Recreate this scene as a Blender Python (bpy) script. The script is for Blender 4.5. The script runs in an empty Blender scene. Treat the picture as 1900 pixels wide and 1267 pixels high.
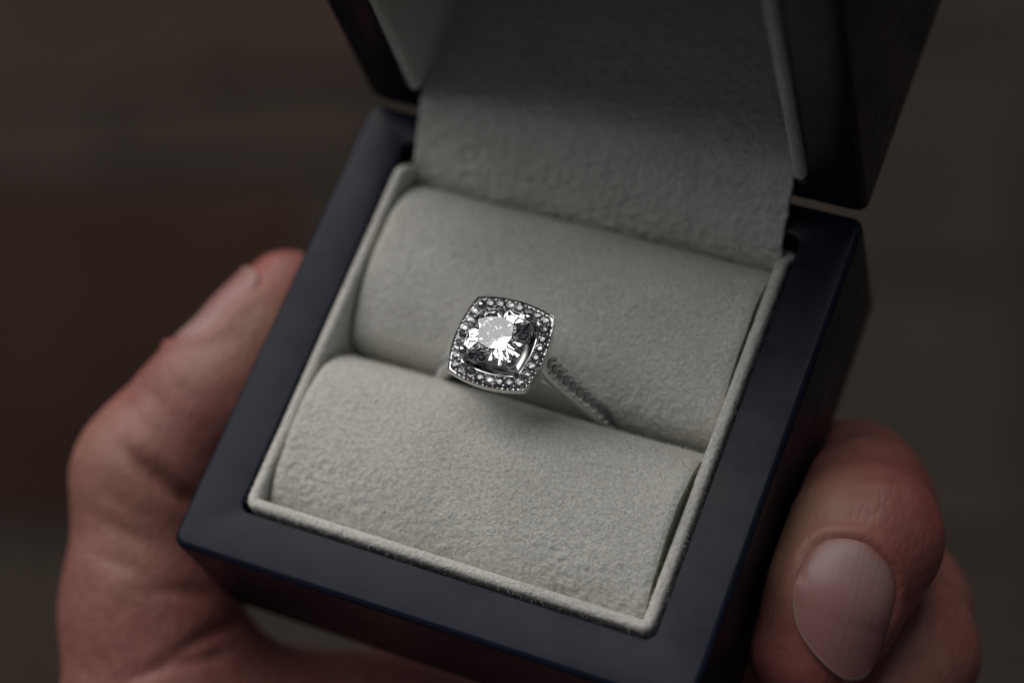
import bpy, bmesh, math, random
import numpy as np
from mathutils import Vector, Matrix, noise

random.seed(7); np.random.seed(7)
S = 0.001                      # all shapes below are written in millimetres
sc = bpy.context.scene
col = sc.collection
R_ = math.radians

# ------------------------------------------------------------------ camera
CAM_POS = np.array([74.4872, -73.1654, 202.5993])
CAM_R = np.array([0.909569, 0.360278, -0.207083])
CAM_D = np.array([0.247603, -0.870082, -0.426205])
CAM_F = np.array([-0.333731, 0.336389, -0.880605])
cd = bpy.data.cameras.new('camera'); cam = bpy.data.objects.new('camera', cd); col.objects.link(cam)
M = Matrix.Identity(4)
for i in range(3):
    M[i][0] = CAM_R[i]; M[i][1] = -CAM_D[i]; M[i][2] = -CAM_F[i]; M[i][3] = CAM_POS[i] * S
cam.matrix_world = M
cd.sensor_width = 36; cd.lens = 3919.37 * 36 / 1900
cd.clip_start = 0.01; cd.clip_end = 200
cd.dof.use_dof = True; cd.dof.focus_distance = 0.2190; cd.dof.aperture_fstop = 8.6
sc.camera = cam

# ------------------------------------------------------------------ light: flat overcast daylight from above, a little from the left
SUN_DIR = Vector((-0.46, 0.50, 0.76)).normalized()
w = bpy.data.worlds.new('World'); sc.world = w; w.use_nodes = True
nt = w.node_tree
bg = nt.nodes['Background']; sky = nt.nodes.new('ShaderNodeTexSky'); sky.sky_type = 'NISHITA'
sky.sun_disc = False; sky.sun_elevation = math.asin(SUN_DIR.z); sky.sun_rotation = math.atan2(SUN_DIR.x, SUN_DIR.y)
sky.dust_density = 4.0; sky.ozone_density = 1.0
hs = nt.nodes.new('ShaderNodeHueSaturation'); hs.inputs['Saturation'].default_value = 0.35; hs.inputs['Value'].default_value = 0.72   # cloud cover greys the blue
nt.links.new(sky.outputs[0], hs.inputs['Color']); nt.links.new(hs.outputs[0], bg.inputs[0]); bg.inputs[1].default_value = 0.05
sd = bpy.data.lights.new('sun', 'SUN'); sd.energy = 4.0; sd.angle = R_(75); sd.color = (1.0, 0.975, 0.955)
sun = bpy.data.objects.new('sun', sd); col.objects.link(sun)
sun.rotation_euler = SUN_DIR.to_track_quat('Z', 'Y').to_euler(); sun.location = (0, 0, 2)

sc.view_settings.view_transform = 'Standard'; sc.view_settings.look = 'None'
sc.view_settings.exposure = -0.80; sc.view_settings.gamma = 1.0
sc.render.engine = 'CYCLES'
sc.cycles.max_bounces = 16; sc.cycles.transmission_bounces = 14; sc.cycles.glossy_bounces = 8; sc.cycles.diffuse_bounces = 6
sc.cycles.caustics_reflective = True; sc.cycles.caustics_refractive = True
sc.cycles.blur_glossy = 0.3; sc.cycles.sample_clamp_indirect = 6.0
sc.cycles.use_denoising = True

# ------------------------------------------------------------------ helpers
def link_mesh(name, me, mat=None, parent=None, smooth=False):
    if mat is not None:
        me.materials.clear(); me.materials.append(mat)
    if smooth:
        me.polygons.foreach_set('use_smooth', [True] * len(me.polygons))
    o = bpy.data.objects.new(name, me); col.objects.link(o)
    if parent is not None: o.parent = parent
    return o

def mesh_of(name, verts, faces):
    me = bpy.data.meshes.new(name)
    v = np.asarray(verts, float) * S
    me.from_pydata([tuple(p) for p in v], [], faces); me.update()
    return me

def obj(name, verts, faces, mat, parent=None, smooth=False):
    return link_mesh(name, mesh_of(name, verts, faces), mat, parent, smooth)

def empty(name, loc=(0, 0, 0)):
    o = bpy.data.objects.new(name, None); col.objects.link(o)
    o.location = [c * S for c in loc]; o.empty_display_size = 0.01
    return o

def tag(o, label, cat, group=None):
    o['label'] = label; o['category'] = cat
    if group: o['group'] = group

def smooth_by_angle(o, deg=35):
    me = o.data
    me.polygons.foreach_set('use_smooth', [True] * len(me.polygons))
    bm = bmesh.new(); bm.from_mesh(me)
    for e in bm.edges:
        if len(e.link_faces) == 2 and e.calc_face_angle(0) > R_(deg): e.smooth = False
    bm.to_mesh(me); bm.free()

class MB:                                            # gathers several pieces of one mesh
    def __init__(s): s.v = []; s.f = []
    def add(s, v, f):
        n = len(s.v); s.v += [tuple(p) for p in v]; s.f += [tuple(i + n for i in q) for q in f]
    def build(s, name, mat, parent=None, smooth=False): return obj(name, s.v, s.f, mat, parent, smooth)

def rrect(x0, x1, y0, y1, r, n=6):
    pts = []
    for cx, cy, a0 in ((x1 - r, y1 - r, 0), (x0 + r, y1 - r, 90), (x0 + r, y0 + r, 180), (x1 - r, y0 + r, 270)):
        for i in range(n + 1):
            a = R_(a0 + 90 * i / n); pts.append((cx + r * math.cos(a), cy + r * math.sin(a)))
    return pts

def loft(loops, cap0=True, cap1=True, closed=True):
    v = []; f = []; n = len(loops[0])
    for L in loops: v += [tuple(p) for p in L]
    for k in range(len(loops) - 1):
        for i in range(n if closed else n - 1):
            j = (i + 1) % n
            f.append((k * n + i, k * n + j, (k + 1) * n + j, (k + 1) * n + i))
    if cap0: f.append(tuple(range(n - 1, -1, -1)))
    if cap1: f.append(tuple((len(loops) - 1) * n + i for i in range(n)))
    return v, f

def sphere(c, r, nu=8, nv=6, sc3=(1, 1, 1)):
    v = [(c[0], c[1], c[2] + r * sc3[2])]; f = []
    for j in range(1, nv):
        t = math.pi * j / nv
        for i in range(nu):
            a = 2 * math.pi * i / nu
            v.append((c[0] + r * sc3[0] * math.sin(t) * math.cos(a), c[1] + r * sc3[1] * math.sin(t) * math.sin(a), c[2] + r * sc3[2] * math.cos(t)))
    v.append((c[0], c[1], c[2] - r * sc3[2])); L = len(v) - 1
    for i in range(nu):
        j = (i + 1) % nu
        f.append((0, 1 + i, 1 + j)); f.append((L, L - nu + j, L - nu + i))
        for k in range(nv - 2):
            a = 1 + k * nu; f.append((a + i, a + nu + i, a + nu + j, a + j))
    return v, f

# ------------------------------------------------------------------ materials
def newmat(name):
    m = bpy.data.materials.new(name); m.use_nodes = True
    nt = m.node_tree; return m, nt, nt.nodes['Principled BSDF']

def N(nt, typ, **kw):
    n = nt.nodes.new(typ)
    for k, v in kw.items():
        if k in n.inputs: n.inputs[k].default_value = v
        else: setattr(n, k, v)
    return n

def ramp(nt, fac, stops):
    r = nt.nodes.new('ShaderNodeValToRGB')
    e = r.color_ramp.elements
    while len(e) < len(stops): e.new(0.5)
    for k, (p, c) in enumerate(stops): e[k].position = p; e[k].color = (*c, 1) if len(c) == 3 else c
    nt.links.new(fac, r.inputs[0]); return r

def mat_lacquer():
    m, nt, b = newmat('navy_lacquer')
    tc = N(nt, 'ShaderNodeTexCoord')
    n1 = N(nt, 'ShaderNodeTexNoise', Scale=60.0, Detail=4.0); nt.links.new(tc.outputs['Object'], n1.inputs['Vector'])
    r = ramp(nt, n1.outputs[0], [(0.3, (0.0074, 0.0102, 0.0200)), (0.7, (0.0100, 0.0134, 0.0250))])
    # dust: a few pale specks, and faint hairline scratches
    vo = N(nt, 'ShaderNodeTexVoronoi', Scale=420.0); nt.links.new(tc.outputs['Object'], vo.inputs['Vector'])
    d1 = ramp(nt, vo.outputs['Distance'], [(0.0, (1,) * 3), (0.045, (0,) * 3)])
    d2 = ramp(nt, vo.outputs['Color'], [(0.60, (0,) * 3), (0.64, (1,) * 3)])
    mu = N(nt, 'ShaderNodeMath', operation='MULTIPLY'); nt.links.new(d1.outputs[0], mu.inputs[0]); nt.links.new(d2.outputs[0], mu.inputs[1])
    dm = N(nt, 'ShaderNodeMix', data_type='RGBA'); dm.inputs[7].default_value = (0.09, 0.09, 0.09, 1)
    nt.links.new(mu.outputs[0], dm.inputs[0]); nt.links.new(r.outputs[0], dm.inputs[6]); nt.links.new(dm.outputs[2], b.inputs['Base Color'])
    n2 = N(nt, 'ShaderNodeTexNoise', Scale=130.0, Detail=6.0, Roughness=0.7); nt.links.new(tc.outputs['Object'], n2.inputs['Vector'])
    rr = ramp(nt, n2.outputs[0], [(0.32, (0.22,) * 3), (0.5, (0.30,) * 3), (0.68, (0.42,) * 3)])
    nt.links.new(rr.outputs[0], b.inputs['Roughness'])
    # fine orange peel of a sprayed lacquer
    n3 = N(nt, 'ShaderNodeTexNoise', Scale=2200.0, Detail=2.0); nt.links.new(tc.outputs['Object'], n3.inputs['Vector'])
    bp = N(nt, 'ShaderNodeBump', Strength=0.05, Distance=0.0001); nt.links.new(n3.outputs[0], bp.inputs['Height'])
    nt.links.new(bp.outputs[0], b.inputs['Normal'])
    b.inputs['IOR'].default_value = 1.5; b.inputs['Specular IOR Level'].default_value = 0.15
    return m

def mat_felt(name='cream_suede', tint=(1, 1, 1), bump=1.0):
    m, nt, b = newmat(name)
    tc = N(nt, 'ShaderNodeTexCoord')
    big = N(nt, 'ShaderNodeTexNoise', Scale=160.0, Detail=3.0); nt.links.new(tc.outputs['Object'], big.inputs['Vector'])
    fine = N(nt, 'ShaderNodeTexNoise', Scale=2600.0, Detail=4.0, Roughness=0.7); nt.links.new(tc.outputs['Object'], fine.inputs['Vector'])
    mx = N(nt, 'ShaderNodeMix', data_type='FLOAT'); mx.inputs[0].default_value = 0.75
    nt.links.new(big.outputs[0], mx.inputs[2]); nt.links.new(fine.outputs[0], mx.inputs[3])
    c0 = [0.535 * tint[0], 0.520 * tint[1], 0.475 * tint[2]]; c1 = [0.765 * tint[0], 0.748 * tint[1], 0.690 * tint[2]]
    r = ramp(nt, mx.outputs[0], [(0.36, c0), (0.60, c1)])
    # a few dark lint specks
    vo = N(nt, 'ShaderNodeTexVoronoi', Scale=190.0, Randomness=1.0); nt.links.new(tc.outputs['Object'], vo.inputs['Vector'])
    sp = ramp(nt, vo.outputs['Distance'], [(0.0, (0.0,) * 3), (0.035, (1.0,) * 3)])
    mul = N(nt, 'ShaderNodeMix', data_type='RGBA', blend_type='MULTIPLY'); mul.inputs[0].default_value = 0.30
    nt.links.new(r.outputs[0], mul.inputs[6]); nt.links.new(sp.outputs[0], mul.inputs[7])
    nt.links.new(mul.outputs[2], b.inputs['Base Color'])
    b.inputs['Roughness'].default_value = 0.95; b.inputs['Specular IOR Level'].default_value = 0.1
    b.inputs['Sheen Weight'].default_value = 0.12; b.inputs['Sheen Roughness'].default_value = 0.5
    mid = N(nt, 'ShaderNodeTexNoise', Scale=1500.0, Detail=5.0, Roughness=0.6); nt.links.new(tc.outputs['Object'], mid.inputs['Vector'])
    ad = N(nt, 'ShaderNodeMath', operation='ADD'); nt.links.new(mid.outputs[0], ad.inputs[0]); nt.links.new(fine.outputs[0], ad.inputs[1])
    bp = N(nt, 'ShaderNodeBump', Strength=0.75 * bump, Distance=0.00034); nt.links.new(ad.outputs[0], bp.inputs['Height'])
    nt.links.new(bp.outputs[0], b.inputs['Normal'])
    return m

def mat_metal():
    m, nt, b = newmat('white_gold')
    b.inputs['Metallic'].default_value = 1.0; b.inputs['Base Color'].default_value = (0.68, 0.675, 0.67, 1)
    tc = N(nt, 'ShaderNodeTexCoord'); n2 = N(nt, 'ShaderNodeTexNoise', Scale=900.0, Detail=4.0)
    nt.links.new(tc.outputs['Object'], n2.inputs['Vector'])
    rr = ramp(nt, n2.outputs[0], [(0.3, (0.09,) * 3), (0.75, (0.20,) * 3)]); nt.links.new(rr.outputs[0], b.inputs['Roughness'])
    return m

def mat_diamond(name='diamond', c=(0.995, 0.995, 1, 1)):
    m, nt, b = newmat(name)
    b.inputs['Transmission Weight'].default_value = 1.0; b.inputs['IOR'].default_value = 2.417
    b.inputs['Roughness'].default_value = 0.0; b.inputs['Base Color'].default_value = c
    return m

def mat_skin():
    m, nt, b = newmat('skin')
    tc = N(nt, 'ShaderNodeTexCoord')
    n1 = N(nt, 'ShaderNodeTexNoise', Scale=110.0, Detail=5.0, Roughness=0.6); nt.links.new(tc.outputs['Object'], n1.inputs['Vector'])
    r = ramp(nt, n1.outputs[0], [(0.30, (0.250, 0.088, 0.079)), (0.5, (0.298, 0.114, 0.101)), (0.72, (0.335, 0.152, 0.128))])
    n5 = N(nt, 'ShaderNodeTexNoise', Scale=620.0, Detail=4.0, Roughness=0.6); nt.links.new(tc.outputs['Object'], n5.inputs['Vector'])
    r5 = ramp(nt, n5.outputs[0], [(0.35, (0.78, 0.70, 0.70)), (0.65, (1.0, 1.0, 1.0))])
    mo = N(nt, 'ShaderNodeMix', data_type='RGBA', blend_type='MULTIPLY'); mo.inputs[0].default_value = 0.75
    nt.links.new(r.outputs[0], mo.inputs[6]); nt.links.new(r5.outputs[0], mo.inputs[7])
    at = N(nt, 'ShaderNodeAttribute', attribute_name='flush')
    ap = N(nt, 'ShaderNodeAttribute', attribute_name='pale')
    m0 = N(nt, 'ShaderNodeMix', data_type='RGBA'); m0.inputs[7].default_value = (0.36, 0.225, 0.155, 1)
    nt.links.new(ap.outputs['Fac'], m0.inputs[0]); nt.links.new(mo.outputs[2], m0.inputs[6])
    mx = N(nt, 'ShaderNodeMix', data_type='RGBA'); mx.inputs[7].default_value = (0.30, 0.075, 0.066, 1)
    nt.links.new(at.outputs['Fac'], mx.inputs[0]); nt.links.new(m0.outputs[2], mx.inputs[6])
    nt.links.new(mx.outputs[2], b.inputs['Base Color'])
    b.inputs['Subsurface Weight'].default_value = 0.22
    b.inputs['Subsurface Radius'].default_value = (1.0, 0.35, 0.2); b.inputs['Subsurface Scale'].default_value = 0.0022
    b.inputs['Roughness'].default_value = 0.48; b.inputs['Specular IOR Level'].default_value = 0.4
    # skin lines: stretched cells plus pores
    mp = N(nt, 'ShaderNodeMapping'); mp.inputs['Scale'].default_value = (900, 420, 700); mp.inputs['Rotation'].default_value = (0.2, 0.3, 0.6)
    nt.links.new(tc.outputs['Object'], mp.inputs['Vector'])
    vo = N(nt, 'ShaderNodeTexVoronoi', feature='DISTANCE_TO_EDGE'); vo.inputs['Scale'].default_value = 1.0
    nt.links.new(mp.outputs[0], vo.inputs['Vector'])
    vr = ramp(nt, vo.outputs['Distance'], [(0.0, (0,) * 3), (0.25, (1,) * 3)])
    n2 = N(nt, 'ShaderNodeTexNoise', Scale=1500.0, Detail=4.0); nt.links.new(tc.outputs['Object'], n2.inputs['Vector'])
    ad = N(nt, 'ShaderNodeMath', operation='ADD'); nt.links.new(vr.outputs[0], ad.inputs[0]); nt.links.new(n2.outputs[0], ad.inputs[1])
    bp = N(nt, 'ShaderNodeBump', Strength=0.18, Distance=0.00017); nt.links.new(ad.outputs[0], bp.inputs['Height'])
    nt.links.new(bp.outputs[0], b.inputs['Normal'])
    return m

def mat_nail():
    m, nt, b = newmat('fingernail')
    at = N(nt, 'ShaderNodeAttribute', attribute_name='nail_t')
    r = ramp(nt, at.outputs['Fac'], [(0.0, (0.35, 0.235, 0.22)), (0.2, (0.345, 0.200, 0.188)), (0.5, (0.335, 0.162, 0.152)), (0.93, (0.325, 0.145, 0.136)), (0.97, (0.38, 0.235, 0.20))])
    rm = N(nt, 'ShaderNodeAttribute', attribute_name='nail_rim'); mx = N(nt, 'ShaderNodeMix', data_type='RGBA'); mx.inputs[7].default_value = (0.29, 0.115, 0.10, 1)
    nt.links.new(rm.outputs['Fac'], mx.inputs[0]); nt.links.new(r.outputs[0], mx.inputs[6]); nt.links.new(mx.outputs[2], b.inputs['Base Color'])
    n2 = N(nt, 'ShaderNodeTexNoise', Scale=1.0, Detail=3.0)
    sa_ = N(nt, 'ShaderNodeAttribute', attribute_name='nail_uv'); mp = N(nt, 'ShaderNodeMapping'); mp.inputs['Scale'].default_value = (1.9, 0.10, 1)
    nt.links.new(sa_.outputs['Vector'], mp.inputs['Vector']); nt.links.new(mp.outputs[0], n2.inputs['Vector'])
    bp = N(nt, 'ShaderNodeBump', Strength=0.17, Distance=0.0003); nt.links.new(n2.outputs[0], bp.inputs['Height'])
    nt.links.new(bp.outputs[0], b.inputs['Normal'])
    b.inputs['Roughness'].default_value = 0.40
    b.inputs['Subsurface Weight'].default_value = 0.25; b.inputs['Subsurface Radius'].default_value = (1, 0.4, 0.3); b.inputs['Subsurface Scale'].default_value = 0.001
    return m

def mat_paver(c0, c1):
    m, nt, b = newmat('paving_stone')
    tc = N(nt, 'ShaderNodeTexCoord'); n1 = N(nt, 'ShaderNodeTexNoise', Scale=9.0, Detail=8.0, Roughness=0.6)
    nt.links.new(tc.outputs['Object'], n1.inputs['Vector'])
    r = ramp(nt, n1.outputs[0], [(0.3, c0), (0.7, c1)]); nt.links.new(r.outputs[0], b.inputs['Base Color'])
    b.inputs['Roughness'].default_value = 0.9; b.inputs['Specular IOR Level'].default_value = 0.08
    bp = N(nt, 'ShaderNodeBump', Strength=0.6, Distance=0.002); nt.links.new(n1.outputs[0], bp.inputs['Height'])
    nt.links.new(bp.outputs[0], b.inputs['Normal'])
    return m

LAC = mat_lacquer(); FELT = mat_felt(); CUT = mat_felt('cut_felt_edge', (0.93, 0.95, 0.80), 0.7)
METAL = mat_metal(); DIA = mat_diamond(); SKIN = mat_skin(); NAIL = mat_nail()

# ------------------------------------------------------------------ the ground far below: weathered paving, well out of focus
GZ = -800.0
gv = [(-6000, -6000, GZ - 3), (6000, -6000, GZ - 3), (6000, 6000, GZ - 3), (-6000, 6000, GZ - 3)]
ground = obj('ground', gv, [(0, 1, 2, 3)], mat_paver((0.026, 0.020, 0.0155), (0.038, 0.030, 0.024)))
ground['kind'] = 'structure'
BROWN = mat_paver((0.037, 0.0240, 0.0180), (0.055, 0.037, 0.029)); GREY = mat_paver((0.033, 0.0240, 0.0185), (0.048, 0.036, 0.029))
RUST = mat_paver((0.022, 0.0105, 0.0070), (0.038, 0.0200, 0.0140)); OLIVE = mat_paver((0.029, 0.0230, 0.0180), (0.042, 0.0340, 0.0270))
DARK = mat_paver((0.025, 0.0195, 0.0160), (0.036, 0.0290, 0.0240))
ga = math.atan2(0.27, 0.963)
def paver(u0, u1, v0, v1, m, h=0.0):
    g = 1.5; L = []
    for ins, z in ((0, -12), (0, -3 + h), (1.2, -0.8 + h), (3.5, h)):
        L.append([(x, y, z) for x, y in rrect(u0 + g + ins, u1 - g - ins, v0 + g + ins, v1 - g - ins, 5, 3)])
    v, f = loft(L)
    ca, sa = math.cos(ga), math.sin(ga)
    v = [(x * ca - y * sa, x * sa + y * ca, z + GZ) for x, y, z in v]
    obj('paving_stone', v, f, m, ground)
paver(-760, -415, 545, 700, BROWN); paver(-415, -190, 553, 700, BROWN, 2); paver(-190, 20, 560, 700, OLIVE)
paver(20, 60, 556, 582, OLIVE); paver(20, 260, 580, 740, OLIVE); paver(60, 260, 420, 580, DARK)
paver(-760, -470, 484, 533, GREY); paver(-470, -300, 490, 540, GREY, 1); paver(-300, -120, 480, 552, OLIVE)
paver(-760, -338, 272, 478, RUST); paver(-330, -120, 270, 474, OLIVE)
paver(-120, 60, 420, 556, OLIVE); paver(-120, 62, 270, 415, OLIVE, 1); paver(62, 260, 240, 415, DARK)
paver(-760, -400, 60, 246, GREY); paver(-400, -160, 60, 262, OLIVE); paver(-160, 60, 60, 262, OLIVE); paver(60, 260, 60, 236, OLIVE)

for i, u in enumerate(range(-1660, 1100, 230)):                     # the same paving carries on outside the frame
    for j, v0 in enumerate(range(-780, 1500, 160)):
        if -780 - 230 < u < 265 and 60 - 160 < v0 < 745: continue
        paver(u, u + 230, v0, v0 + 160, (BROWN, OLIVE, GREY, DARK, OLIVE)[(i * 7 + j * 3 + i * j) % 5], ((i * 5 + j * 2) % 3))

# ------------------------------------------------------------------ ring box
W, D, H = 60.0, 57.2, 20.5
box = empty('ring_box', (0, 0, -H))
tag(box, 'open square navy lacquered ring box with cream suede lining held in a hand', 'ring box')
BZ = H      # children of the box are written in scene millimetres and shifted up by this
def bx(v): return [(p[0], p[1], p[2] + BZ) for p in v]

def shell(h, x0, x1, y0, y1, ox0, ox1, oy0, oy1, wall_to, flip=False):
    b = 1.0; L = []
    def lp(i, z, r=None): return [(x, y, z) for x, y in rrect(x0 + i, x1 - i, y0 + i, y1 - i, max(0.3, 1.5 - i * 0.5), 6)]
    L.append(lp(b * 1.4, -h)); L.append(lp(b * 0.6, -h + 0.25)); L.append(lp(0.15, -h + 0.9)); L.append(lp(0, -h + 1.5))
    L.append(lp(0, -h * 0.5)); L.append(lp(0, -0.9))
    for a in (20, 45, 70, 90):
        L.append(lp(0.75 * (1 - math.cos(R_(a))), -0.75 * (1 - math.sin(R_(a)))))
    def op(i, z): return [(x, y, z) for x, y in rrect(ox0 - i, ox1 + i, oy0 - i, oy1 + i, 1.1 + i, 6)]
    L.append(op(0.28, 0)); L.append(op(0.08, -0.08)); L.append(op(0, -0.28)); L.append(op(0, -wall_to))
    return loft(L)

# base
OX, OY0, OY1 = 24.0, -22.8, 24.7
v, f = shell(H, -30, 30, -D / 2, D / 2, -OX, OX, OY0, OY1, H - 2)
o = obj('base', bx(v), f, LAC, box); smooth_by_angle(o, 40)

# lid, swung open 90 degrees about the back edge; (x, y, z) closed -> (x, back + depth, up)
LY, LZ, LD = 29.0, -0.05, 30.0
def lidmap(v): return [(p[0], LY - p[2], LZ + (p[1] + D / 2)) for p in v]
v, f = shell(LD, -30, 30, -D / 2, D / 2, -OX, OX, -D / 2 + 3.9, D / 2 - 5.8, LD - 2)
f = [tuple(reversed(q)) for q in f]
lid = obj('lid', bx(lidmap(v)), f, LAC, box); smooth_by_angle(lid, 40)

def nz(p, s, seed=0.0): return noise.noise(Vector((p[0] * s + seed, p[1] * s + seed * 0.7, p[2] * s - seed)))
def clump(p):                                        # wrinkled suede relief
    a = nz(p, 1.25, 3.1); b = nz(p, 2.4, 9.2); m = 0.5 + 0.5 * nz(p, 0.10, 17.0)
    return (a * 0.11 + b * 0.09) * max(0.10, -0.1 + 0.9 * m)

def tray(name, x0, x1, y0, y1, depth, th, top, mapf, parent, sink=None, step=0.45):
    # lining board: outer face, rolled top edge, inner face
    r = 1.3
    base = rrect(x0, x1, y0, y1, r, 8)
    P = []                                           # resample the outline evenly
    n = len(base)
    for i in range(n):
        a = Vector(base[i]); b = Vector(base[(i + 1) % n]); k = max(1, int((b - a).length / step))
        for j in range(k): P.append(a.lerp(b, j / k))
    n = len(P); nrm = []
    for i in range(n):
        t = (P[(i + 1) % n] - P[i - 1]).normalized(); nrm.append(Vector((-t.y, t.x)))     # inward (outline runs counter-clockwise)
    prof = [(0, -depth), (0, -4), (0, -1.6), (0, -0.8), (0.05, -0.4), (0.2, -0.12), (0.45, 0.0), (th - 0.45, 0.0), (th - 0.2, -0.12), (th - 0.05, -0.4), (th, -0.8), (th, -1.6), (th, -2.6), (th, -4.0), (th, -6), (th, -depth)]
    L = []
    for ins, z in prof:
        lp = []
        for i in range(n):
            q = P[i] + nrm[i] * ins; zz = top + z
            if sink: zz -= sink(q)
            p = Vector((q.x, q.y, zz)); k = clump(p) * (1.3 if z > -3 else 0)
            lp.append((q.x + nrm[i].x * k * 0.9, q.y + nrm[i].y * k * 0.9, zz + k * 0.9))
        L.append(lp)
    v, f = loft(L, False, False)
    return obj(name, bx(mapf(v)), f, FELT, parent, True)

def sst(a, b, x):
    t = min(1.0, max(0.0, (x - a) / (b - a))); return t * t * (3 - 2 * t)
ident = lambda v: v
liner = tray('lining', -23.62, 23.62, -22.35, 24.35, 16, 1.35, 0.45, ident, box, sink=lambda q: 3.2 * sst(20.5, 24.0, q.y))
lid_lining = tray('lining', -23.62, 23.62, -D / 2 + 3.0, D / 2 - 6.2, LD - 2.2, 1.35, 0.5, lidmap, lid, sink=lambda q: 9.0 * (1 - sst(-D / 2 + 4.3, -D / 2 + 5.6, q.y)))
# lid ceiling pad (inside of the lid top)
v = []; f = []
n = 60
for j in range(n + 1):
    for i in range(n + 1):
        x = -22.6 + 45.2 * i / n; y = -D / 2 + 5.4 + (D - 12.8) * j / n
        v.append((x, y, -LD + 2.4 + 1.5 * (1 - (2 * i / n - 1) ** 6) * (1 - (2 * j / n - 1) ** 6)))
for j in range(n):
    for i in range(n):
        a = j * (n + 1) + i; f.append((a, a + n + 1, a + n + 2, a + 1))
obj('lid_pad', bx(lidmap(v)), f, FELT, lid, True)

# cushions: two padded rolls either side of the ring slot
def spline(pts, n):
    pts = [Vector(p) for p in pts]; out = []
    P = [pts[0] * 2 - pts[1]] + pts + [pts[-1] * 2 - pts[-2]]
    for i in range(1, len(P) - 2):
        for k in range(n):
            t = k / n; a, b, c, d = P[i - 1], P[i], P[i + 1], P[i + 2]
            out.append(0.5 * ((2 * b) + (c - a) * t + (2 * a - 5 * b + 4 * c - d) * t * t + (3 * b - a - 3 * c + d) * t ** 3))
    out.append(pts[-1]); return out

def resample(P, step):
    out = [P[0].copy()]; acc = 0.0
    for a, b in zip(P, P[1:]):
        l = (b - a).length
        while acc + l >= step:
            t = (step - acc) / l; a = a.lerp(b, t); out.append(a.copy()); l = (b - a).length; acc = 0.0
        acc += l
    return out

def cushion(prof, x0, x1, seed):
    P = resample(spline(prof, 16), 0.21); m = len(P)
    nx = int((x1 - x0) / 0.21); V = []; F = []
    nr = []
    for j in range(m):
        t = (P[min(j + 1, m - 1)] - P[max(j - 1, 0)]).normalized(); nr.append(Vector((-t.y, t.x)))
    for j in range(m):
        for i in range(nx + 1):
            x = x0 + (x1 - x0) * i / nx
            p = Vector((x + seed, P[j].x, P[j].y)); k = clump(p)
            sag = 0.22 * nz((x + seed, P[j].x, 0), 0.07, 5.0)
            e = min(x - x0, x1 - x); rnd = -0.28 * max(0, 1 - e / 0.9) ** 2                     # the cloth turns over at the ends
            k *= 1.0 + 1.8 * sst(-11, -18, P[j].x) if P[j].x < 0 else 1.0 + 1.8 * sst(10, 2, P[j].x) * sst(-6, 12, x)
            k += 0.022 * nz((x + seed, P[j].x, P[j].y), 1.6, 23.0)
            k = (k + sag) * (1 if 2 < j < m - 3 else 0.3) + rnd
            wob = 0.16 * nz((P[j].x, P[j].y, x0), 0.3, 2.0) * max(0, 1 - e / 1.5)
            V.append((x + wob, P[j].x + nr[j].x * k, P[j].y + nr[j].y * k))
    for j in range(m - 1):
        for i in range(nx):
            a = j * (nx + 1) + i; F.append((a, a + 1, a + nx + 2, a + nx + 1))
    o = obj('cushion', bx(V), F, FELT, box, True)
    # end faces, cut edge of the roll
    for side, i in ((0, 0), (1, nx)):
        mb = MB()
        ring = [V[j * (nx + 1) + i] for j in range(m)]; cen = (ring[0][0], (ring[0][1] + ring[-1][1]) / 2, -9.0)
        nv = len(ring); rows = 5; vv = []; ff = []
        for r in range(rows + 1):
            for q in ring:
                t = r / rows; vv.append((q[0] + (0.12 if side == 0 else -0.12) * (r > 0), q[1] + (cen[1] - q[1]) * t, q[2] + (cen[2] - q[2]) * t))
        for r in range(rows):
            for j in range(nv - 1):
                a = r * nv + j; q = (a, a + nv, a + nv + 1, a + 1); ff.append(q if side else tuple(reversed(q)))
        mb.add(vv, ff)
        e = mb.build('end_face', CUT, o); e.data.transform(Matrix.Translation((0, 0, BZ * S)))
    return o, V, m, nx

FRONT = [(-21.0, -10), (-21.0, -6.5), (-20.92, -2.7), (-20.2, -1.25), (-18.4, -0.15), (-15.5, 0.70), (-12, 1.28), (-9, 1.42), (-6.2, 1.0), (-4.0, 0.0), (-2.4, -1.5), (-1.2, -3.3), (-0.55, -5.4), (-0.4, -8), (-0.4, -12)]
BACK = [(0.35, -12), (0.4, -8), (0.6, -5.2), (1.5, -3.2), (3.6, -1.75), (6.5, -0.55), (10, 0.30), (13.5, 0.45), (16.5, -0.05), (19, -1.15), (20.8, -2.9), (21.9, -5.0), (22.3, -8), (22.3, -11)]
cf = cushion(FRONT, -21.85, 21.85, 0.0)
cb = cushion(BACK, -21.85, 21.85, 61.0)

# hinge flap: the suede strip that runs from the box up into the lid
FP = [(21.9, -8), (21.7, -5.2), (22.0, -3.0), (23.2, -1.1), (25.2, 1.0), (27.3, 3.0), (28.7, 4.2), (29.9, 4.85), (32.2, 5.0), (40, 5.02), (48, 5.02), (57.5, 5.02)]
P = resample(spline([(a, b) for a, b in FP], 14), 0.26); m = len(P); X0, X1 = -22.5, 22.1; nx = int((X1 - X0) / 0.26)
V = []; F = []
for j in range(m):
    t = (P[min(j + 1, m - 1)] - P[max(j - 1, 0)]).normalized(); nn = Vector((-t.y, t.x))
    for i in range(nx + 1):
        u = i / nx; x = X0 + (X1 - X0) * u; k = clump((x + 200, P[j].x, P[j].y)) * 2.4 + 0.17 * nz((x, P[j].x, P[j].y), 1.35, 31.0) + 0.11 * nz((x, P[j].x, P[j].y), 0.8, 7.0) + 0.25 * nz((x, P[j].x, 300), 0.08)
        V.append((x + 0.10 * nz((0, P[j].x, P[j].y), 0.5, u * 9), P[j].x + nn.x * k, P[j].y + nn.y * k))
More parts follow.
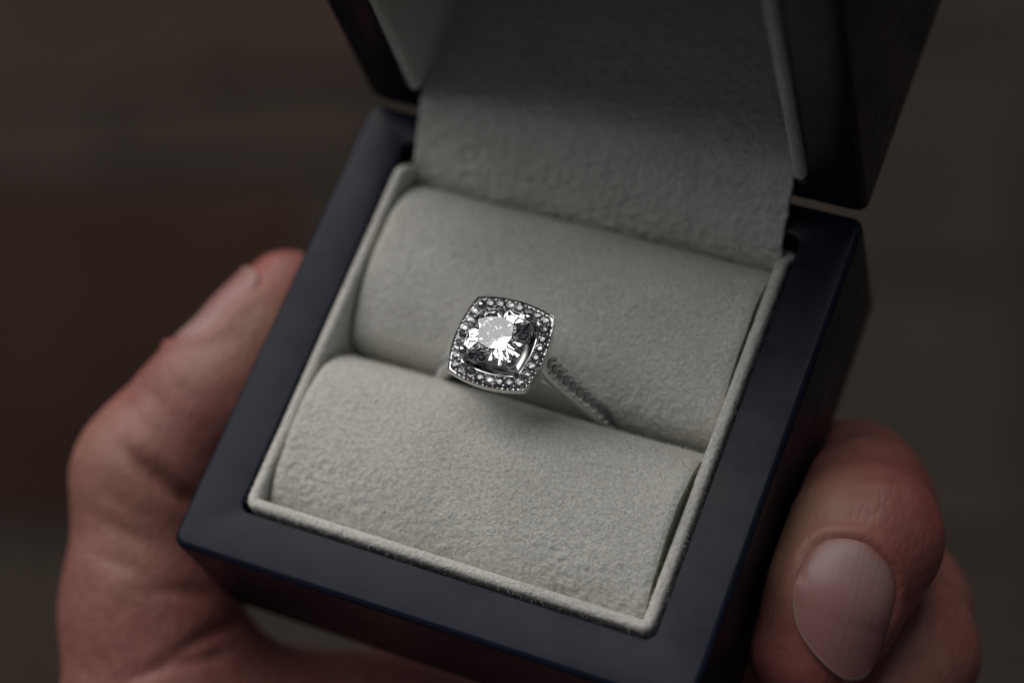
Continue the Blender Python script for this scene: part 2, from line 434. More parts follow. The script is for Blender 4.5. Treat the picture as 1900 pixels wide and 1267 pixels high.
for j in range(m - 1):
    for i in range(nx):
        a = j * (nx + 1) + i; F.append((a, a + 1, a + nx + 2, a + nx + 1))
flap = obj('hinge_flap', bx(V), F, FELT, box, True)
md = flap.modifiers.new('thickness', 'SOLIDIFY'); md.thickness = 0.0006; md.offset = -1
flapV, flapm, flapnx = V, m, nx

# nap: short suede fibres standing on the cloth
def nap(o, count, length, keep=None):
    me = o.data; n = len(me.polygons)
    c = np.zeros(n * 3); me.polygons.foreach_get('center', c); c = c.reshape(-1, 3) / S
    nn = np.zeros(n * 3); me.polygons.foreach_get('normal', nn); nn = nn.reshape(-1, 3)
    ar = np.zeros(n); me.polygons.foreach_get('area', ar)
    if keep is not None: ar = ar * keep(c)
    idx = np.random.choice(n, count, p=ar / ar.sum())
    rnd = lambda: np.random.normal(size=(count, 3))
    base = c[idx] + rnd() * 0.12; d = nn[idx] * 0.55 + rnd() * 0.5; d /= np.linalg.norm(d, axis=1, keepdims=True)
    side = np.cross(d, rnd()); side /= np.linalg.norm(side, axis=1, keepdims=True)
    ln = length * np.random.uniform(0.5, 1.25, (count, 1)); base = base - nn[idx] * 0.05
    v = np.stack([base - side * 0.018, base + side * 0.018, base + d * ln], 1).reshape(-1, 3)
    me2 = bpy.data.meshes.new('nap'); me2.vertices.add(3 * count); me2.vertices.foreach_set('co', (v * S).ravel())
    me2.loops.add(3 * count); me2.loops.foreach_set('vertex_index', np.arange(3 * count))
    me2.polygons.add(count); me2.polygons.foreach_set('loop_start', np.arange(count) * 3)
    me2.update(calc_edges=True); me2.validate()
    q = link_mesh('nap', me2, FIBRE, o); q['kind'] = 'stuff'
FIBRE, fnt, fb = newmat('suede_fibre')
fb.inputs['Base Color'].default_value = (0.70, 0.69, 0.65, 1); fb.inputs['Roughness'].default_value = 0.95; fb.inputs['Specular IOR Level'].default_value = 0.1
nap(cf[0], 26000, 0.42, lambda c: c[:, 2] - BZ > -5); nap(cb[0], 22000, 0.42, lambda c: c[:, 2] - BZ > -5)
nap(liner, 16000, 0.42, lambda c: (c[:, 2] - BZ > -3.5) * 1.0); nap(flap, 12000, 0.45, lambda c: (c[:, 1] < 45) * 1.0)
nap(lid_lining, 9000, 0.45, lambda c: (c[:, 1] < 36) * 1.0)

# ------------------------------------------------------------------ ring
RC = Vector((-0.40, 0.0, -8.0)); TILT = 0.6
ring = empty('ring', (RC.x, RC.y + 0.52, RC.z)); ring.rotation_euler = (R_(-TILT), 0, 0)
tag(ring, 'white gold diamond halo engagement ring standing in the box slot', 'ring')
HZ = 16.0                                            # head plane above the ring's centre
# shank: outer line of the band
RO, TH = 10.7, 1.55
path = []
A0 = 26.0
pe = Vector((RO * math.cos(R_(A0)), RO * math.sin(R_(A0))))
te = Vector((-math.sin(R_(A0)), math.cos(R_(A0))))
top = Vector((5.0, HZ - 0.75)); tt = Vector((-0.10, 1.0)).normalized()
sh = []
for k in range(25):
    t = k / 24; a = (1 - t) ** 3; b = 3 * t * (1 - t) ** 2; c = 3 * t * t * (1 - t); d = t ** 3
    sh.append(pe * a + (pe + te * 4.2) * b + (top - tt * 4.6) * c + top * d)
right = [Vector((RO * math.cos(R_(q)), RO * math.sin(R_(q)))) for q in np.linspace(-90, A0, 48)][:-1] + sh
left = [Vector((-p.x, p.y)) for p in reversed(right)][:-1]
outer = left + right
mb = MB(); L = []
def band_prof(hw, th):                               # rounded band section in (across, inward)
    c = 0.22
    return [(-hw + c, 0), (hw - c, 0), (hw, c), (hw, th * 0.55), (hw - 0.12, th - 0.3), (hw - 0.5, th), (-hw + 0.5, th), (-hw + 0.12, th - 0.3), (-hw, th * 0.55), (-hw, c)]
nO = len(outer)
for i, p in enumerate(outer):
    t = (outer[min(i + 1, nO - 1)] - outer[max(i - 1, 0)]).normalized(); nn = Vector((-t.y, t.x))   # inward
    hw = 1.12 + 0.10 * sst(-2, 10, p.y)
    L.append([(p.x + nn.x * dth, a, p.y + nn.y * dth) for a, dth in band_prof(hw, TH)])
v, f = loft(L); mb.add(v, f)
L = []
for q in np.linspace(A0 - 6, 180 - A0 + 6, 40):
    c, s_ = math.cos(R_(q)), math.sin(R_(q)); rO = RO - 0.45
    L.append([((rO - d) * c, a, (rO - d) * s_) for a, d in band_prof(0.85, 1.05)])
v, f = loft([list(reversed(l)) for l in L]); mb.add(v, f)
SATIN = mat_metal(); SATIN.name = 'white_gold_satin'; SATIN.node_tree.nodes['Principled BSDF'].inputs['Base Color'].default_value = (0.80, 0.79, 0.77, 1)
for nd in SATIN.node_tree.nodes:
    if nd.type == 'VALTORGB': nd.color_ramp.elements[0].color = (0.30, 0.30, 0.30, 1); nd.color_ramp.elements[1].color = (0.44, 0.44, 0.44, 1)
shank = mb.build('shank', SATIN, ring); smooth_by_angle(shank, 38)

def outline(scale, n=14, c=4.46, bulge=0.74, off=0.0, rc=0.30):
    pts = []
    Rr = (c * c + bulge * bulge) / (2 * bulge); half = math.asin(c / Rr)
    for s_ in range(4):
        a0 = R_(90 * s_)
        for k in range(n):
            t = -half + 2 * half * (k + 0.10) / (n - 0.8)
            x = Rr * math.sin(-t); y = Rr * math.cos(t) - Rr + c + bulge
            x, y = x * scale, y * scale
            ca, sa = math.cos(a0), math.sin(a0)
            pts.append((x * ca - y * sa, x * sa + y * ca))
    return pts
def halo_loop(s, z): return [(x, y, HZ + z) for x, y in outline(s)]
prof = [(0.30, -4.6), (0.34, -3.6), (0.46, -2.6), (0.72, -1.35), (0.90, -1.05), (0.975, -0.98), (0.992, -0.88), (1.0, -0.30), (0.998, -0.10), (0.992, -0.02), (0.985, 0.0), (0.977, -0.015), (0.971, -0.06), (0.956, -0.26), (0.735, -0.26), (0.73, 0.10), (0.722, 0.16), (0.700, 0.16), (0.690, 0.08), (0.675, -1.7), (0.52, -2.5), (0.30, -2.9)]
v, f = loft([halo_loop(s, z) for s, z in prof])
halo = obj('halo_frame', v, f, METAL, ring); smooth_by_angle(halo, 28)

def brilliant(r, crown, pav, table, outline_r, n=8, girdle=0.04):
    """faceted brilliant: table, stars, kites, upper girdle, lower girdle and pavilion mains"""
    v = []; f = []
    def ring_(rad, z, cnt, off):
        i0 = len(v)
        for k in range(cnt):
            a = 2 * math.pi * (k + off) / cnt; q = outline_r(a); v.append((rad * q * math.cos(a), rad * q * math.sin(a), z))
        return i0
    T = ring_(r * table, crown, n, 0.0); Mi = ring_(r * (table + 1) * 0.5 * 1.02, crown * 0.62, n, 0.5)
    GU = ring_(r, girdle * r, 2 * n, 0.0); GL = ring_(r, -girdle * r, 2 * n, 0.0)
    Pm = ring_(r * 0.22, -pav * 0.80, n, 0.5); v.append((0, 0, -pav)); C = len(v) - 1
    f.append(tuple(T + k for k in range(n)))
    for k in range(n):
        j = (k + 1) % n; p = (k - 1) % n; g = GU + 2 * k; gm = GU + (2 * k + 1) % (2 * n); g2 = GU + (2 * k + 2) % (2 * n)
        f.append((T + k, Mi + k, T + j))
        f.append((T + k, Mi + p, g)); f.append((T + k, g, Mi + k))
        f.append((Mi + k, g, gm)); f.append((Mi + k, gm, g2))
        l = GL + 2 * k; lm = GL + (2 * k + 1) % (2 * n); l2 = GL + (2 * k + 2) % (2 * n)
        f.append((g, l, lm, gm)); f.append((gm, lm, l2, g2))
        f.append((Pm + k, lm, l)); f.append((Pm + k, l2, lm))
        f.append((C, Pm + k, l)); f.append((C, l, Pm + p))
    return v, f

def cush(a, n=3.3): return (abs(math.cos(a)) ** n + abs(math.sin(a)) ** n) ** (-1 / n)
v, f = brilliant(3.18, 1.0, 2.62, 0.58, cush)
DZ = HZ + 1.45
obj('center_stone', [(x, y, z + DZ) for x, y, z in v], f, DIA, ring)['label'] = 'large cushion cut diamond in four claws'
# claws
for sx in (1, -1):
    for sy in (1, -1):
        mb = MB(); L = []
        pts = [Vector((sx * 1.9, sy * 1.9, HZ - 2.4)), Vector((sx * 2.5, sy * 2.5, HZ - 0.6)), Vector((sx * 2.84, sy * 2.84, HZ + 0.7)), Vector((sx * 2.86, sy * 2.86, DZ + 0.1)), Vector((sx * 2.66, sy * 2.66, DZ + 0.5))]
        rr = [0.42, 0.42, 0.40, 0.42, 0.40]
        for p, r in zip(pts, rr): L.append([(p.x + r * math.cos(2 * math.pi * k / 12), p.y + r * math.sin(2 * math.pi * k / 12), p.z) for k in range(12)])
        v, f = loft(L); mb.add(v, f)
        v, f = sphere((sx * 2.70, sy * 2.70, DZ + 0.60), 0.56, 16, 12, (1, 1, 1.0)); mb.add(v, f)
        mb.build('claw', METAL, ring, True)

# small stones: one shared mesh, many children
v, f = brilliant(0.58, 0.19, 0.49, 0.46, lambda a: 1.0, n=8)
SM = mesh_of('pave_stone', v, f); PAVE = mat_diamond('small_diamond')
oi = PAVE.node_tree.nodes.new('ShaderNodeObjectInfo')                       # random grey tint per stone, standing in for uneven light return
pr = ramp(PAVE.node_tree, oi.outputs['Random'], [(0.0, (0.22, 0.22, 0.24)), (0.55, (0.55, 0.55, 0.58)), (1.0, (0.93, 0.93, 0.97))])
PAVE.node_tree.links.new(pr.outputs[0], PAVE.node_tree.nodes['Principled BSDF'].inputs['Base Color'])
SM.materials.append(PAVE)
v, f = brilliant(0.57, 0.13, 0.45, 0.64, lambda a: 1.0, n=8)
SM2 = mesh_of('shank_stone', v, f); SM2.materials.append(PAVE)
def stone(name, pos, nrm, size, spin):
    o = bpy.data.objects.new(name, SM if name == 'halo_stone' else SM2); col.objects.link(o); o.parent = ring
    q = Vector(nrm).to_track_quat('Z', 'Y')
    o.matrix_local = Matrix.Translation(Vector(pos) * S) @ q.to_matrix().to_4x4() @ Matrix.Rotation(spin, 4, 'Z') @ Matrix.Scale(size, 4)
beads = MB()
mid = outline(0.835, 60); per = 0; cum = [0]
for i in range(len(mid)):
    per += (Vector(mid[(i + 1) % len(mid)]) - Vector(mid[i])).length; cum.append(per)
def along(s):
    s %= per
    for i in range(len(mid)):
        if cum[i + 1] >= s:
            t = (s - cum[i]) / max(1e-9, cum[i + 1] - cum[i]); a = Vector(mid[i]); b = Vector(mid[(i + 1) % len(mid)])
            return a.lerp(b, t)
NS = 28
# start at a corner so that stones sit in the corners
c0 = max(range(len(mid)), key=lambda i: mid[i][0] + mid[i][1]); s0 = cum[c0]
for k in range(NS):
    p = along(s0 + per * k / NS); n3 = (random.uniform(-.22, .22), random.uniform(-.22, .22), 1)
    stone('halo_stone', (p.x, p.y, HZ - 0.02), n3, random.uniform(0.94, 1.02), random.uniform(0, 1))
    q = along(s0 + per * (k + 0.5) / NS); rad = q.normalized()
    tq = (along(s0 + per * (k + 0.5) / NS + 0.2) - along(s0 + per * (k + 0.5) / NS - 0.2)).normalized(); nq = Vector((tq.y, -tq.x))
    if nq.dot(rad) < 0: nq = -nq
    for sgn, rr in ((0.42, 0.22), (-0.42, 0.22)):
        b = q + nq * sgn; v, f = sphere((b.x, b.y, HZ + 0.06), rr * random.uniform(.9, 1.1), 9, 7); beads.add(v, f)
# stones down both shoulders
cl = [0]
full = list(reversed(right))
for a, b in zip(full, full[1:]): cl.append(cl[-1] + (b - a).length)
def at(s):
    for i in range(len(full) - 1):
        if cl[i + 1] >= s:
            t = (s - cl[i]) / (cl[i + 1] - cl[i]); p = full[i].lerp(full[i + 1], t); d = (full[i + 1] - full[i]).normalized(); return p, d
for k in range(12):
    p, d = at(1.35 + 1.22 * k); nn = Vector((-d.y, d.x))
    if nn.x < 0: nn = -nn
    pb, db = at(1.35 + 1.22 * (k + 0.5)); nb = Vector((-db.y, db.x))
    if nb.x < 0: nb = -nb
    for sg in (1, -1):
        stone('shank_stone', (sg * (p.x - nn.x * 0.06), 0, p.y - nn.y * 0.06), (sg * nn.x, 0, nn.y), 1.16, random.uniform(0, 1))
        for y in (0.80, -0.80):
            v, f = sphere((sg * (pb.x + nb.x * 0.05), y, pb.y + nb.y * 0.05), 0.26, 10, 8); beads.add(v, f)
bo = beads.build('bead_setting', METAL, ring, True); bo['kind'] = 'stuff'

# ------------------------------------------------------------------ the hand
def rcone(p, a, b, r1, r2):
    a = np.asarray(a, float); b = np.asarray(b, float)
    ba = b - a; l2 = ba @ ba; rr = r1 - r2; a2 = l2 - rr * rr; il2 = 1 / l2
    pa = p - a; y = pa @ ba; z = y - l2
    x2 = ((pa * l2 - np.outer(y, ba)) ** 2).sum(1); y2 = y * y * l2; z2 = z * z * l2
    k = np.sign(rr) * rr * rr * x2
    d = (np.sqrt(np.maximum(x2 * a2 * il2, 0)) + y * rr) * il2 - r1
    c2 = np.sign(y) * a2 * y2 < k; d = np.where(c2, np.sqrt(x2 + y2) * il2 - r1, d)
    c1 = np.sign(z) * a2 * z2 > k; d = np.where(c1, np.sqrt(x2 + z2) * il2 - r2, d)
    return d
def smin(a, b, k):
    h = np.clip(0.5 + 0.5 * (b - a) / k, 0, 1); return b + (a - b) * h - k * h * (1 - h)

THUMB = [((-35.7, 7.0, -11.8), 5.3), ((-36.2, 0.5, -11.4), 6.2), ((-38.9, -9.0, -11.5), 7.6), ((-42.6, -18.5, -14.0), 9.0), ((-39.4, -32.0, -19.0), 9.2), ((-31.2, -50.0, -27.0), 12.4), ((-16.0, -80.0, -42.0), 19.0)]
INDEX = [((36.3, -15.4, -14.8), 5.9), ((37.5, -8.5, -12.6), 7.1), ((38.7, -2.0, -12.4), 7.75), ((36.8, 2.6, -18.0), 7.6), ((33.0, 8.0, -29.0), 8.2), ((29.0, 8.0, -40.0), 9.2), ((14.0, -14.0, -55.0), 11.5)]
MIDDLE = [((38.0, -23.0, -31.0), 7.0), ((42.6, -15.0, -27.0), 7.8), ((43.7, -8.5, -28.0), 8.4), ((40.4, -1.0, -38.0), 8.5), ((35.6, 2.0, -50.0), 9.6), ((15.0, -26.0, -62.0), 11.5)]
RINGF = [((36.0, -38.0, -44.0), 6.9), ((41.0, -30.0, -42.0), 7.6), ((43.0, -22.0, -45.0), 8.2), ((38.0, -14.0, -56.0), 8.6), ((32.0, -16.0, -66.0), 9.2), ((14.0, -40.0, -66.0), 11.5)]
LITTLE = [((30.0, -52.0, -54.0), 6.0), ((35.0, -45.0, -53.0), 6.6), ((37.0, -38.0, -57.0), 7.0), ((32.0, -33.0, -66.0), 7.4), ((26.0, -36.0, -72.0), 8.2), ((12.0, -54.0, -68.0), 11.0)]
PALM = [[((14.0, -14.0, -55.0), 11.5), ((6.0, -42.0, -54.0), 14.0), ((-6.0, -84.0, -50.0), 19.0)],
        [((15.0, -26.0, -62.0), 11.5), ((10.0, -50.0, -58.0), 15.0), ((-2.0, -90.0, -52.0), 20.0)],
        [((14.0, -40.0, -66.0), 11.5), ((10.0, -60.0, -62.0), 15.0), ((2.0, -95.0, -52.0), 19.0)],
        [((12.0, -54.0, -68.0), 11.0), ((8.0, -75.0, -62.0), 14.0), ((2.0, -98.0, -52.0), 18.0)],
        [((-36.0, -36.0, -23.0), 8.5), ((-27.0, -41.5, -31.0), 9.5), ((-13.5, -38.2, -40.0), 11.8), ((2.0, -31.0, -48.0), 13.0)],
        [((-30.0, -52.0, -29.0), 12.0), ((-14.0, -54.0, -38.0), 13.0), ((2.0, -56.0, -48.0), 14.0)],
        [((-6.0, -84.0, -50.0), 22.0), ((-12.0, -150.0, -58.0), 26.0)]]
def chain(p, pts, k=3.0):
    d = None
    for (a, ra), (b, rb) in zip(pts, pts[1:]):
        e = rcone(p, a, b, ra, rb); d = e if d is None else smin(d, e, k)
    return d
def sd_box(p):
    c = np.array([0, 0, -H / 2]); h = np.array([30, D / 2, H / 2]) - 1.0
    q = np.abs(p - c) - h
    return np.sqrt((np.maximum(q, 0) ** 2).sum(1)) + np.minimum(q.max(1), 0) - 1.0
def hand_sdf(p):
    d = chain(p, PALM[0], 8)
    for q in PALM[1:]: d = smin(d, chain(p, q, 8), 9.0)
    d = smin(d, chain(p, THUMB, 3.5), 5.0)
    for q in (INDEX, MIDDLE, RINGF, LITTLE):
        d = smin(d, chain(p, q, 2.6), 1.2)
    e = -(sd_box(p) - 0.05)
    return -smin(-d, -e, 1.2)
def hand_n(p, e=0.05):
    K = np.array([[1, -1, -1], [-1, -1, 1], [-1, 1, -1], [1, 1, 1.0]])
    g = sum(k[None, :] * hand_sdf(p + k * e)[:, None] for k in K)
    return g / np.maximum(np.linalg.norm(g, axis=1, keepdims=True), 1e-9)

mb = MB()
for ch in [THUMB, INDEX, MIDDLE, RINGF, LITTLE] + PALM:
    for (a, ra), (b, rb) in zip(ch, ch[1:]):
        a_, b_ = Vector(a), Vector(b); n = max(2, int((b_ - a_).length / (min(ra, rb) * 0.35)))
        for k in range(n + 1):
            t = k / n; v, f = sphere(a_.lerp(b_, t), ra + (rb - ra) * t, 16, 10); mb.add(v, f)
tmp = mb.build('tmp', None)
md = tmp.modifiers.new('r', 'REMESH'); md.mode = 'VOXEL'; md.voxel_size = 0.0007
dg = bpy.context.evaluated_depsgraph_get()
hm = bpy.data.meshes.new_from_object(tmp.evaluated_get(dg))
old = tmp.data; bpy.data.objects.remove(tmp); bpy.data.meshes.remove(old)
nv = len(hm.vertices); co = np.zeros(nv * 3); hm.vertices.foreach_get('co', co); co = co.reshape(-1, 3) / S
for it in range(2):
    d = hand_sdf(co); co = co - hand_n(co) * np.clip(d, -1.5, 1.5)[:, None] * 0.9
nr = hand_n(co); co = co - nr * np.clip(hand_sdf(co), -1.5, 1.5)[:, None]

# nails: (centre on the finger axis, direction to the tip, outward normal, length, half width)
def unit(v): v = np.asarray(v, float); return v / np.linalg.norm(v)
def nail_shape(w, L): return [(-w * 0.55, -L), (0, -L * 1.04), (w * 0.55, -L), (w * 0.88, -L * 0.78), (w, -L * 0.4), (w, 0), (w * 0.98, L * 0.5), (w * 0.86, L * 0.82), (w * 0.5, L * 0.97), (0, L), (-w * 0.5, L * 0.97), (-w * 0.86, L * 0.82), (-w * 0.98, L * 0.5), (-w, 0), (-w, -L * 0.4), (-w * 0.88, -L * 0.78)]
NAILS = [dict(o=(37.55, -9.9, -12.2), a=(-0.02, -0.91, -0.40), n=(0.33, -0.30, 0.88), lift=0.05, k='index',
              shape=[(-2.1, -7.1), (-0.4, -7.5), (1.3, -7.3), (3.5, -6.0), (4.9, -4.0), (5.3, -1.0), (5.3, 2.0), (5.1, 4.6), (4.5, 6.2), (2.8, 6.75), (0.8, 6.1), (-1.2, 4.9), (-3.1, 3.3), (-4.4, 1.1), (-4.9, -1.5), (-4.6, -4.2), (-3.4, -6.2)]),
         dict(o=(-36.4, 0.2, -11.4), a=(0.24, 0.97, 0.0), n=(-0.82, 0.10, 0.56), lift=0.0, k='thumb', shape=nail_shape(4.7, 6.0)),
         dict(o=(41.6, -17.0, -28.5), a=(-0.42, -0.85, -0.30), n=(0.66, -0.45, 0.60), lift=0.02, k='middle', shape=nail_shape(5.0, 5.6))]
def smooth_closed(pts, n=8):
    P = [np.array(p, float) for p in pts]; m = len(P); out = []
    for i in range(m):
        a, b, c, d = P[i - 1], P[i], P[(i + 1) % m], P[(i + 2) % m]
        for k in range(n):
            t = k / n; out.append(0.5 * ((2 * b) + (c - a) * t + (2 * a - 5 * b + 4 * c - d) * t * t + (3 * b - a - 3 * c + d) * t ** 3))
    return np.array(out)
def poly_sd(s, t, poly):
    d = np.full(len(s), 1e9); ins = np.zeros(len(s), bool); m = len(poly)
    for i in range(m):
        a = poly[i]; b = poly[(i + 1) % m]; e = b - a; ps = s - a[0]; pt = t - a[1]
        h = np.clip((ps * e[0] + pt * e[1]) / (e @ e), 0, 1); d = np.minimum(d, (ps - e[0] * h) ** 2 + (pt - e[1] * h) ** 2)
        cr = ((a[1] > t) != (b[1] > t)); x = a[0] + (t - a[1]) / np.where(abs(b[1] - a[1]) < 1e-9, 1e-9, b[1] - a[1]) * e[0]
        ins ^= cr & (s < x)
    return np.where(ins, -np.sqrt(d), np.sqrt(d))
for nl in NAILS: nl['poly'] = smooth_closed(nl['shape'])
flush = np.zeros(nv)
disp = np.zeros(nv)
def frame(nl):
    a = unit(nl['a']); n = np.asarray(nl['n'], float); n = unit(n - a * (a @ n)); b = np.cross(n, a); return a, b, n
for nl in NAILS:
    a, b, n = frame(nl); q = co - np.array(nl['o']); t = q @ a; s = q @ b; h = q @ n
    on = (h > -1) & (np.abs(t) < 11) & (np.abs(s) < 9); ix = np.where(on)[0]
    dd = poly_sd(s[ix], t[ix], nl['poly']); ts = t[ix]; s_n = s[ix]
    # the free edge is the far end of the outline: no fold there
    free = 1 / (1 + np.exp(np.clip(-((ts + (-s_n * 0.75 if nl['k'] == 'index' else 0)) - (1.2 if nl['k'] == 'index' else 4.2)) * 1.6, -30, 30)))
    fold = 0.55 * np.exp(-((dd - 0.7) / 0.7) ** 2) * (1 - free)
    bed = -0.45 / (1 + np.exp(np.clip((dd + 0.2) * 5, -30, 30)))
    disp[ix] += fold + bed
    flush[ix] += 0.25 * np.exp(-((dd - 0.8) / 1.6) ** 2)
# creases: 3-D polylines pressed into the skin
def seg_d(p, a, b):
    a = np.asarray(a, float); b = np.asarray(b, float); ba = b - a
    t = np.clip(((p - a) @ ba) / (ba @ ba), 0, 1); return np.linalg.norm(p - a - t[:, None] * ba, axis=1)
def spline3(pts, n=6):
    P = [np.array(p, float) for p in pts]; P = [2 * P[0] - P[1]] + P + [2 * P[-1] - P[-2]]; out = []
    for i in range(1, len(P) - 2):
        for k in range(n):
            t = k / n; a, b, c, d = P[i - 1], P[i], P[i + 1], P[i + 2]
            out.append(0.5 * ((2 * b) + (c - a) * t + (2 * a - 5 * b + 4 * c - d) * t * t + (3 * b - a - 3 * c + d) * t ** 3))
    return out + [P[-2]]
CREASES = [([(-42.8, -18.9, -4.1), (-39.7, -20.1, -4.7), (-36.9, -20.9, -6.3), (-34.4, -21.3, -8.8), (-32.5, -21.5, -11)], 1.1, 1.0),
    ([(-42.8, -18.9, -4.1), (-39.7, -20.1, -4.7), (-36.9, -20.9, -6.3), (-34.4, -21.3, -8.8)], 0.7, 0.45),
    ([(-40.3, -18.7, -4.3), (-37.6, -19.6, -5.5), (-35.6, -19.8, -7.0)], 0.16, 0.6),
    ([(-31.6, -40.0, -12.5), (-29.8, -36.7, -13.5), (-28.2, -33.2, -16.1), (-27.6, -30.2, -20.3)], 0.55, 0.6),
    ([(-34.7, -42.8, -12.2), (-30.9, -39.5, -12.8), (-27.7, -36.6, -15.3), (-26.0, -33.9, -18.7)], 0.45, 0.7),
    ([(-35.8, -32.6, -9.5), (-32.4, -31.1, -11.6), (-29.7, -29.7, -15.7)], 0.40, 0.7),
    ([(-45.1, -23.8, -6.0), (-40.4, -24.7, -6.1), (-36.6, -25.5, -8.1)], 0.18, 0.6),
    ([(-44.8, -26.5, -7.5), (-39.0, -27.4, -7.7), (-34.7, -27.9, -9.9)], 0.22, 0.6),
    ([(-43.9, -30.4, -9.0), (-38.4, -30.9, -8.5), (-34.0, -31.2, -10.4)], 0.22, 0.6),
    ([(-46.9, -12.6, -6.4), (-43.3, -14.3, -4.3), (-41.2, -16.6, -4.1)], 0.18, 0.7),
    ([(-45.3, -10.6, -5.6), (-41.1, -12.5, -3.7), (-38.9, -15.1, -4.2)], 0.18, 0.7),
    ([(-42.8, -8.5, -4.0), (-38.5, -10.6, -3.2), (-37.0, -13.2, -4.2)], 0.15, 0.7),
    ([(35.9, 3.4, -6.6), (37.8, 5.6, -8.6), (40.9, 5.8, -9.7)], 0.20, 0.5),
    ([(37.0, 1.2, -4.8), (39.6, 3.0, -5.7), (43.4, 3.6, -8.2)], 0.24, 0.55),
    ([(36.4, -1.4, -4.3), (39.3, 0.5, -4.4), (43.7, 1.0, -6.3)], 0.20, 0.5),
    ([(36.7, -4.9, -4.5), (38.2, -3.2, -4.1), (40.3, -1.8, -4.2)], 0.24, 0.5),
    ([(36.0, 6.2, -9.8), (37.8, 7.7, -11.3)], 0.18, 0.5)]
for pts, dep, wid in CREASES:
    Q = np.array(spline3(pts)); best = np.full(nv, 1e9); w_ = np.zeros(nv)
    near = np.where(np.linalg.norm(co - Q.mean(0), axis=1) < 16)[0]; pn = co[near]
    bd = np.full(len(near), 1e9); bw = np.zeros(len(near))
    for i in range(len(Q) - 1):
        dd = seg_d(pn, Q[i], Q[i + 1]); u = i / (len(Q) - 2 + 1e-9); taper = math.sin(math.pi * min(1, max(0.04, 0.06 + 0.88 * u if dep < 0.65 else 0.02 + 0.55 * u))) ** 0.8
        m_ = dd < bd; bd = np.where(m_, dd, bd); bw = np.where(m_, taper, bw)
    disp[near] -= dep * bw * np.exp(-(bd / max(wid, 0.75)) ** 2)
# uneven flesh
for i in range(nv):
    p = co[i]
    if p[1] > -75 and (p[0] < -20 or p[0] > 25 or p[1] < -20):
        v_ = Vector(p)
        disp[i] += 0.22 * noise.noise(v_ * 0.16) + 0.07 * noise.noise(v_ * 0.45)
    flush[i] += 0.25 * (noise.noise(Vector(p) * 0.11 + Vector((9, 4, 2))))
for c, r, k in (((44, 2, -10), 9, 0.45), ((36, -18, -16), 8, 0.55), ((-36, 8, -9), 7, 0.5), ((-46, -12, -8), 8, 0.25)):
    flush += k * np.exp(-(np.linalg.norm(co - np.array(c), axis=1) / r) ** 2)
co2 = co + nr * disp[:, None]
hm.vertices.foreach_set('co', (co2 * S).ravel())
pale = np.zeros(nv)  # pale skin patches; the finger strip beside the box carries painted yellowish light
for c, r, k in (((33.5, -3, -5), 6, 0.8), ((32.5, -9, -8), 5, 0.6), ((-35, 2, -6), 7, 0.6), ((-37, -4, -4), 5, 0.45), ((-48, -19, -8), 8, 0.4), ((-40, -27, -8), 9, 0.25), ((44, -12, -22), 7, 0.35)):
    pale += k * np.exp(-(np.linalg.norm(co - np.array(c), axis=1) / r) ** 2)
ap_ = hm.attributes.new('pale', 'FLOAT', 'POINT'); ap_.data.foreach_set('value', np.clip(pale, 0, 1))
at_ = hm.attributes.new('flush', 'FLOAT', 'POINT'); at_.data.foreach_set('value', np.clip(flush, 0, 1))
hm.update(); hm.name = 'hand'
hand = link_mesh('hand', hm, SKIN, None, True)
tag(hand, 'bare hand holding the ring box between thumb and curled fingers', 'hand')

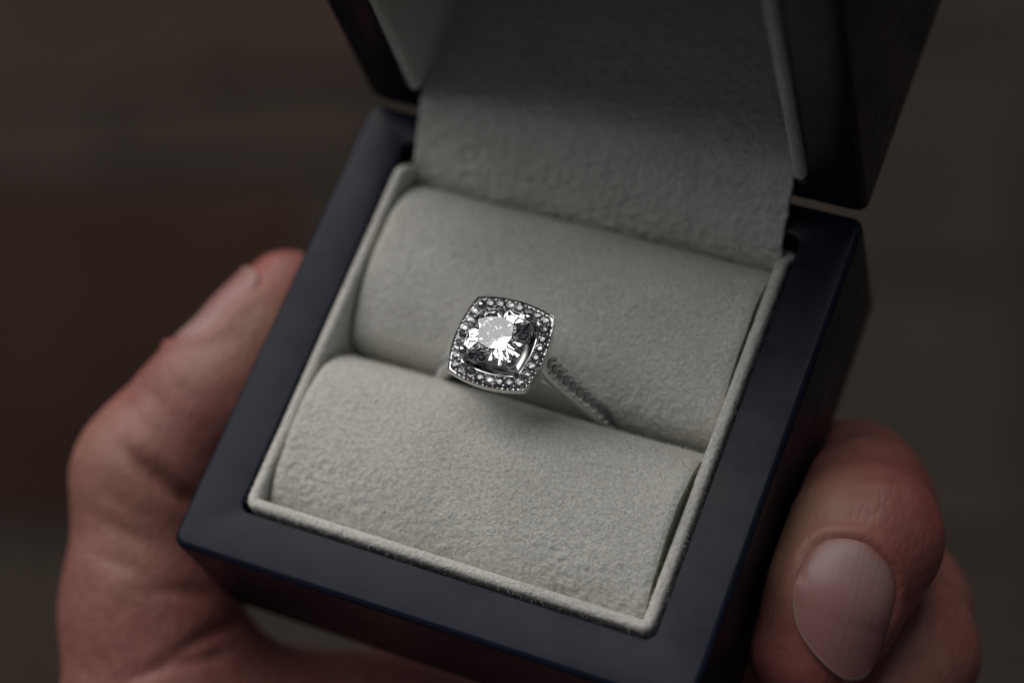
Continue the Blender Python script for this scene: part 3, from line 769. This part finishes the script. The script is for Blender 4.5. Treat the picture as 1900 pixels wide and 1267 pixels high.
for nl in NAILS:
    a, b, n = frame(nl); O = np.array(nl['o']); poly = nl['poly']; cen = poly.mean(0); m = len(poly); nr_ = 14
    st = [cen]
    for r in range(1, nr_ + 1):
        q = (r / nr_) ** 0.6; st += list(cen + (poly - cen) * q)
    st = np.array(st); g = O + st[:, :1] * b + st[:, 1:] * a; p = g + n * 11
    for it in range(60): p = p - n * np.clip(hand_sdf(p), -2, 2)[:, None] * 0.75
    h = (p - O) @ n
    tc_ = np.minimum(st[:, 1], 1.0); g2 = O + st[:, :1] * b + tc_[:, None] * a; p = g2 + n * 11       # the plate runs on straight over the tip
    for it in range(60): p = p - n * np.clip(hand_sdf(p), -2, 2)[:, None] * 0.75
    if nl['k'] == 'index': h = np.maximum(h, (p - O) @ n - 0.10 * np.maximum(st[:, 1] - 1.0, 0) - 0.03 * np.maximum(st[:, 1] - 1.0, 0) ** 2)
    rim = np.concatenate([[0], np.repeat((np.arange(1, nr_ + 1) / nr_) ** 0.6, m)])
    sl = st[:, 1] - (0.75 * st[:, 0] if nl['k'] == 'index' else 0)
    fr = np.clip((sl - (0.8 if nl['k'] == 'index' else 3.6)) / 1.2, 0, 1)
    h = h + (0.10 if nl['k'] == 'index' else -0.02) - 0.45 * rim ** 8 * (1 - fr) + nl['lift'] * fr * rim ** 3 + 0.02 * np.maximum(st[:, 1] - 2.5, 0) ** 2
    V = [tuple(q) for q in g + n * h[:, None]]; F = []
    for i in range(m): F.append((0, 1 + i, 1 + (i + 1) % m))
    for r in range(nr_ - 1):
        for i in range(m):
            j = (i + 1) % m; c0_ = 1 + r * m; F.append((c0_ + i, c0_ + m + i, c0_ + m + j, c0_ + j))
    o = obj('fingernail', V, F, NAIL, hand, True)
    A = o.data.attributes.new('nail_t', 'FLOAT', 'POINT')
    tn = (st[:, 1] - poly[:, 1].min()) / np.ptp(poly[:, 1]) * 0.9
    RM = o.data.attributes.new('nail_rim', 'FLOAT', 'POINT'); RM.data.foreach_set('value', np.clip((rim - 0.80) / 0.16, 0, 1) ** 1.5 * (1 - fr) * 0.9)
    UV = o.data.attributes.new('nail_uv', 'FLOAT_VECTOR', 'POINT'); UV.data.foreach_set('vector', np.column_stack([st, st[:, 0] * 0]).ravel())
    A.data.foreach_set('value', np.where((fr > 0.75) & (rim > 0.95), 1.0, np.minimum(tn, 0.9)))
    md = o.modifiers.new('thickness', 'SOLIDIFY'); md.thickness = 0.00035; md.offset = -1
    o['label'] = {'index': 'fingernail facing the camera', 'thumb': 'thumbnail seen from the side', 'middle': 'fingernail half hidden behind the upper finger'}[nl['k']]
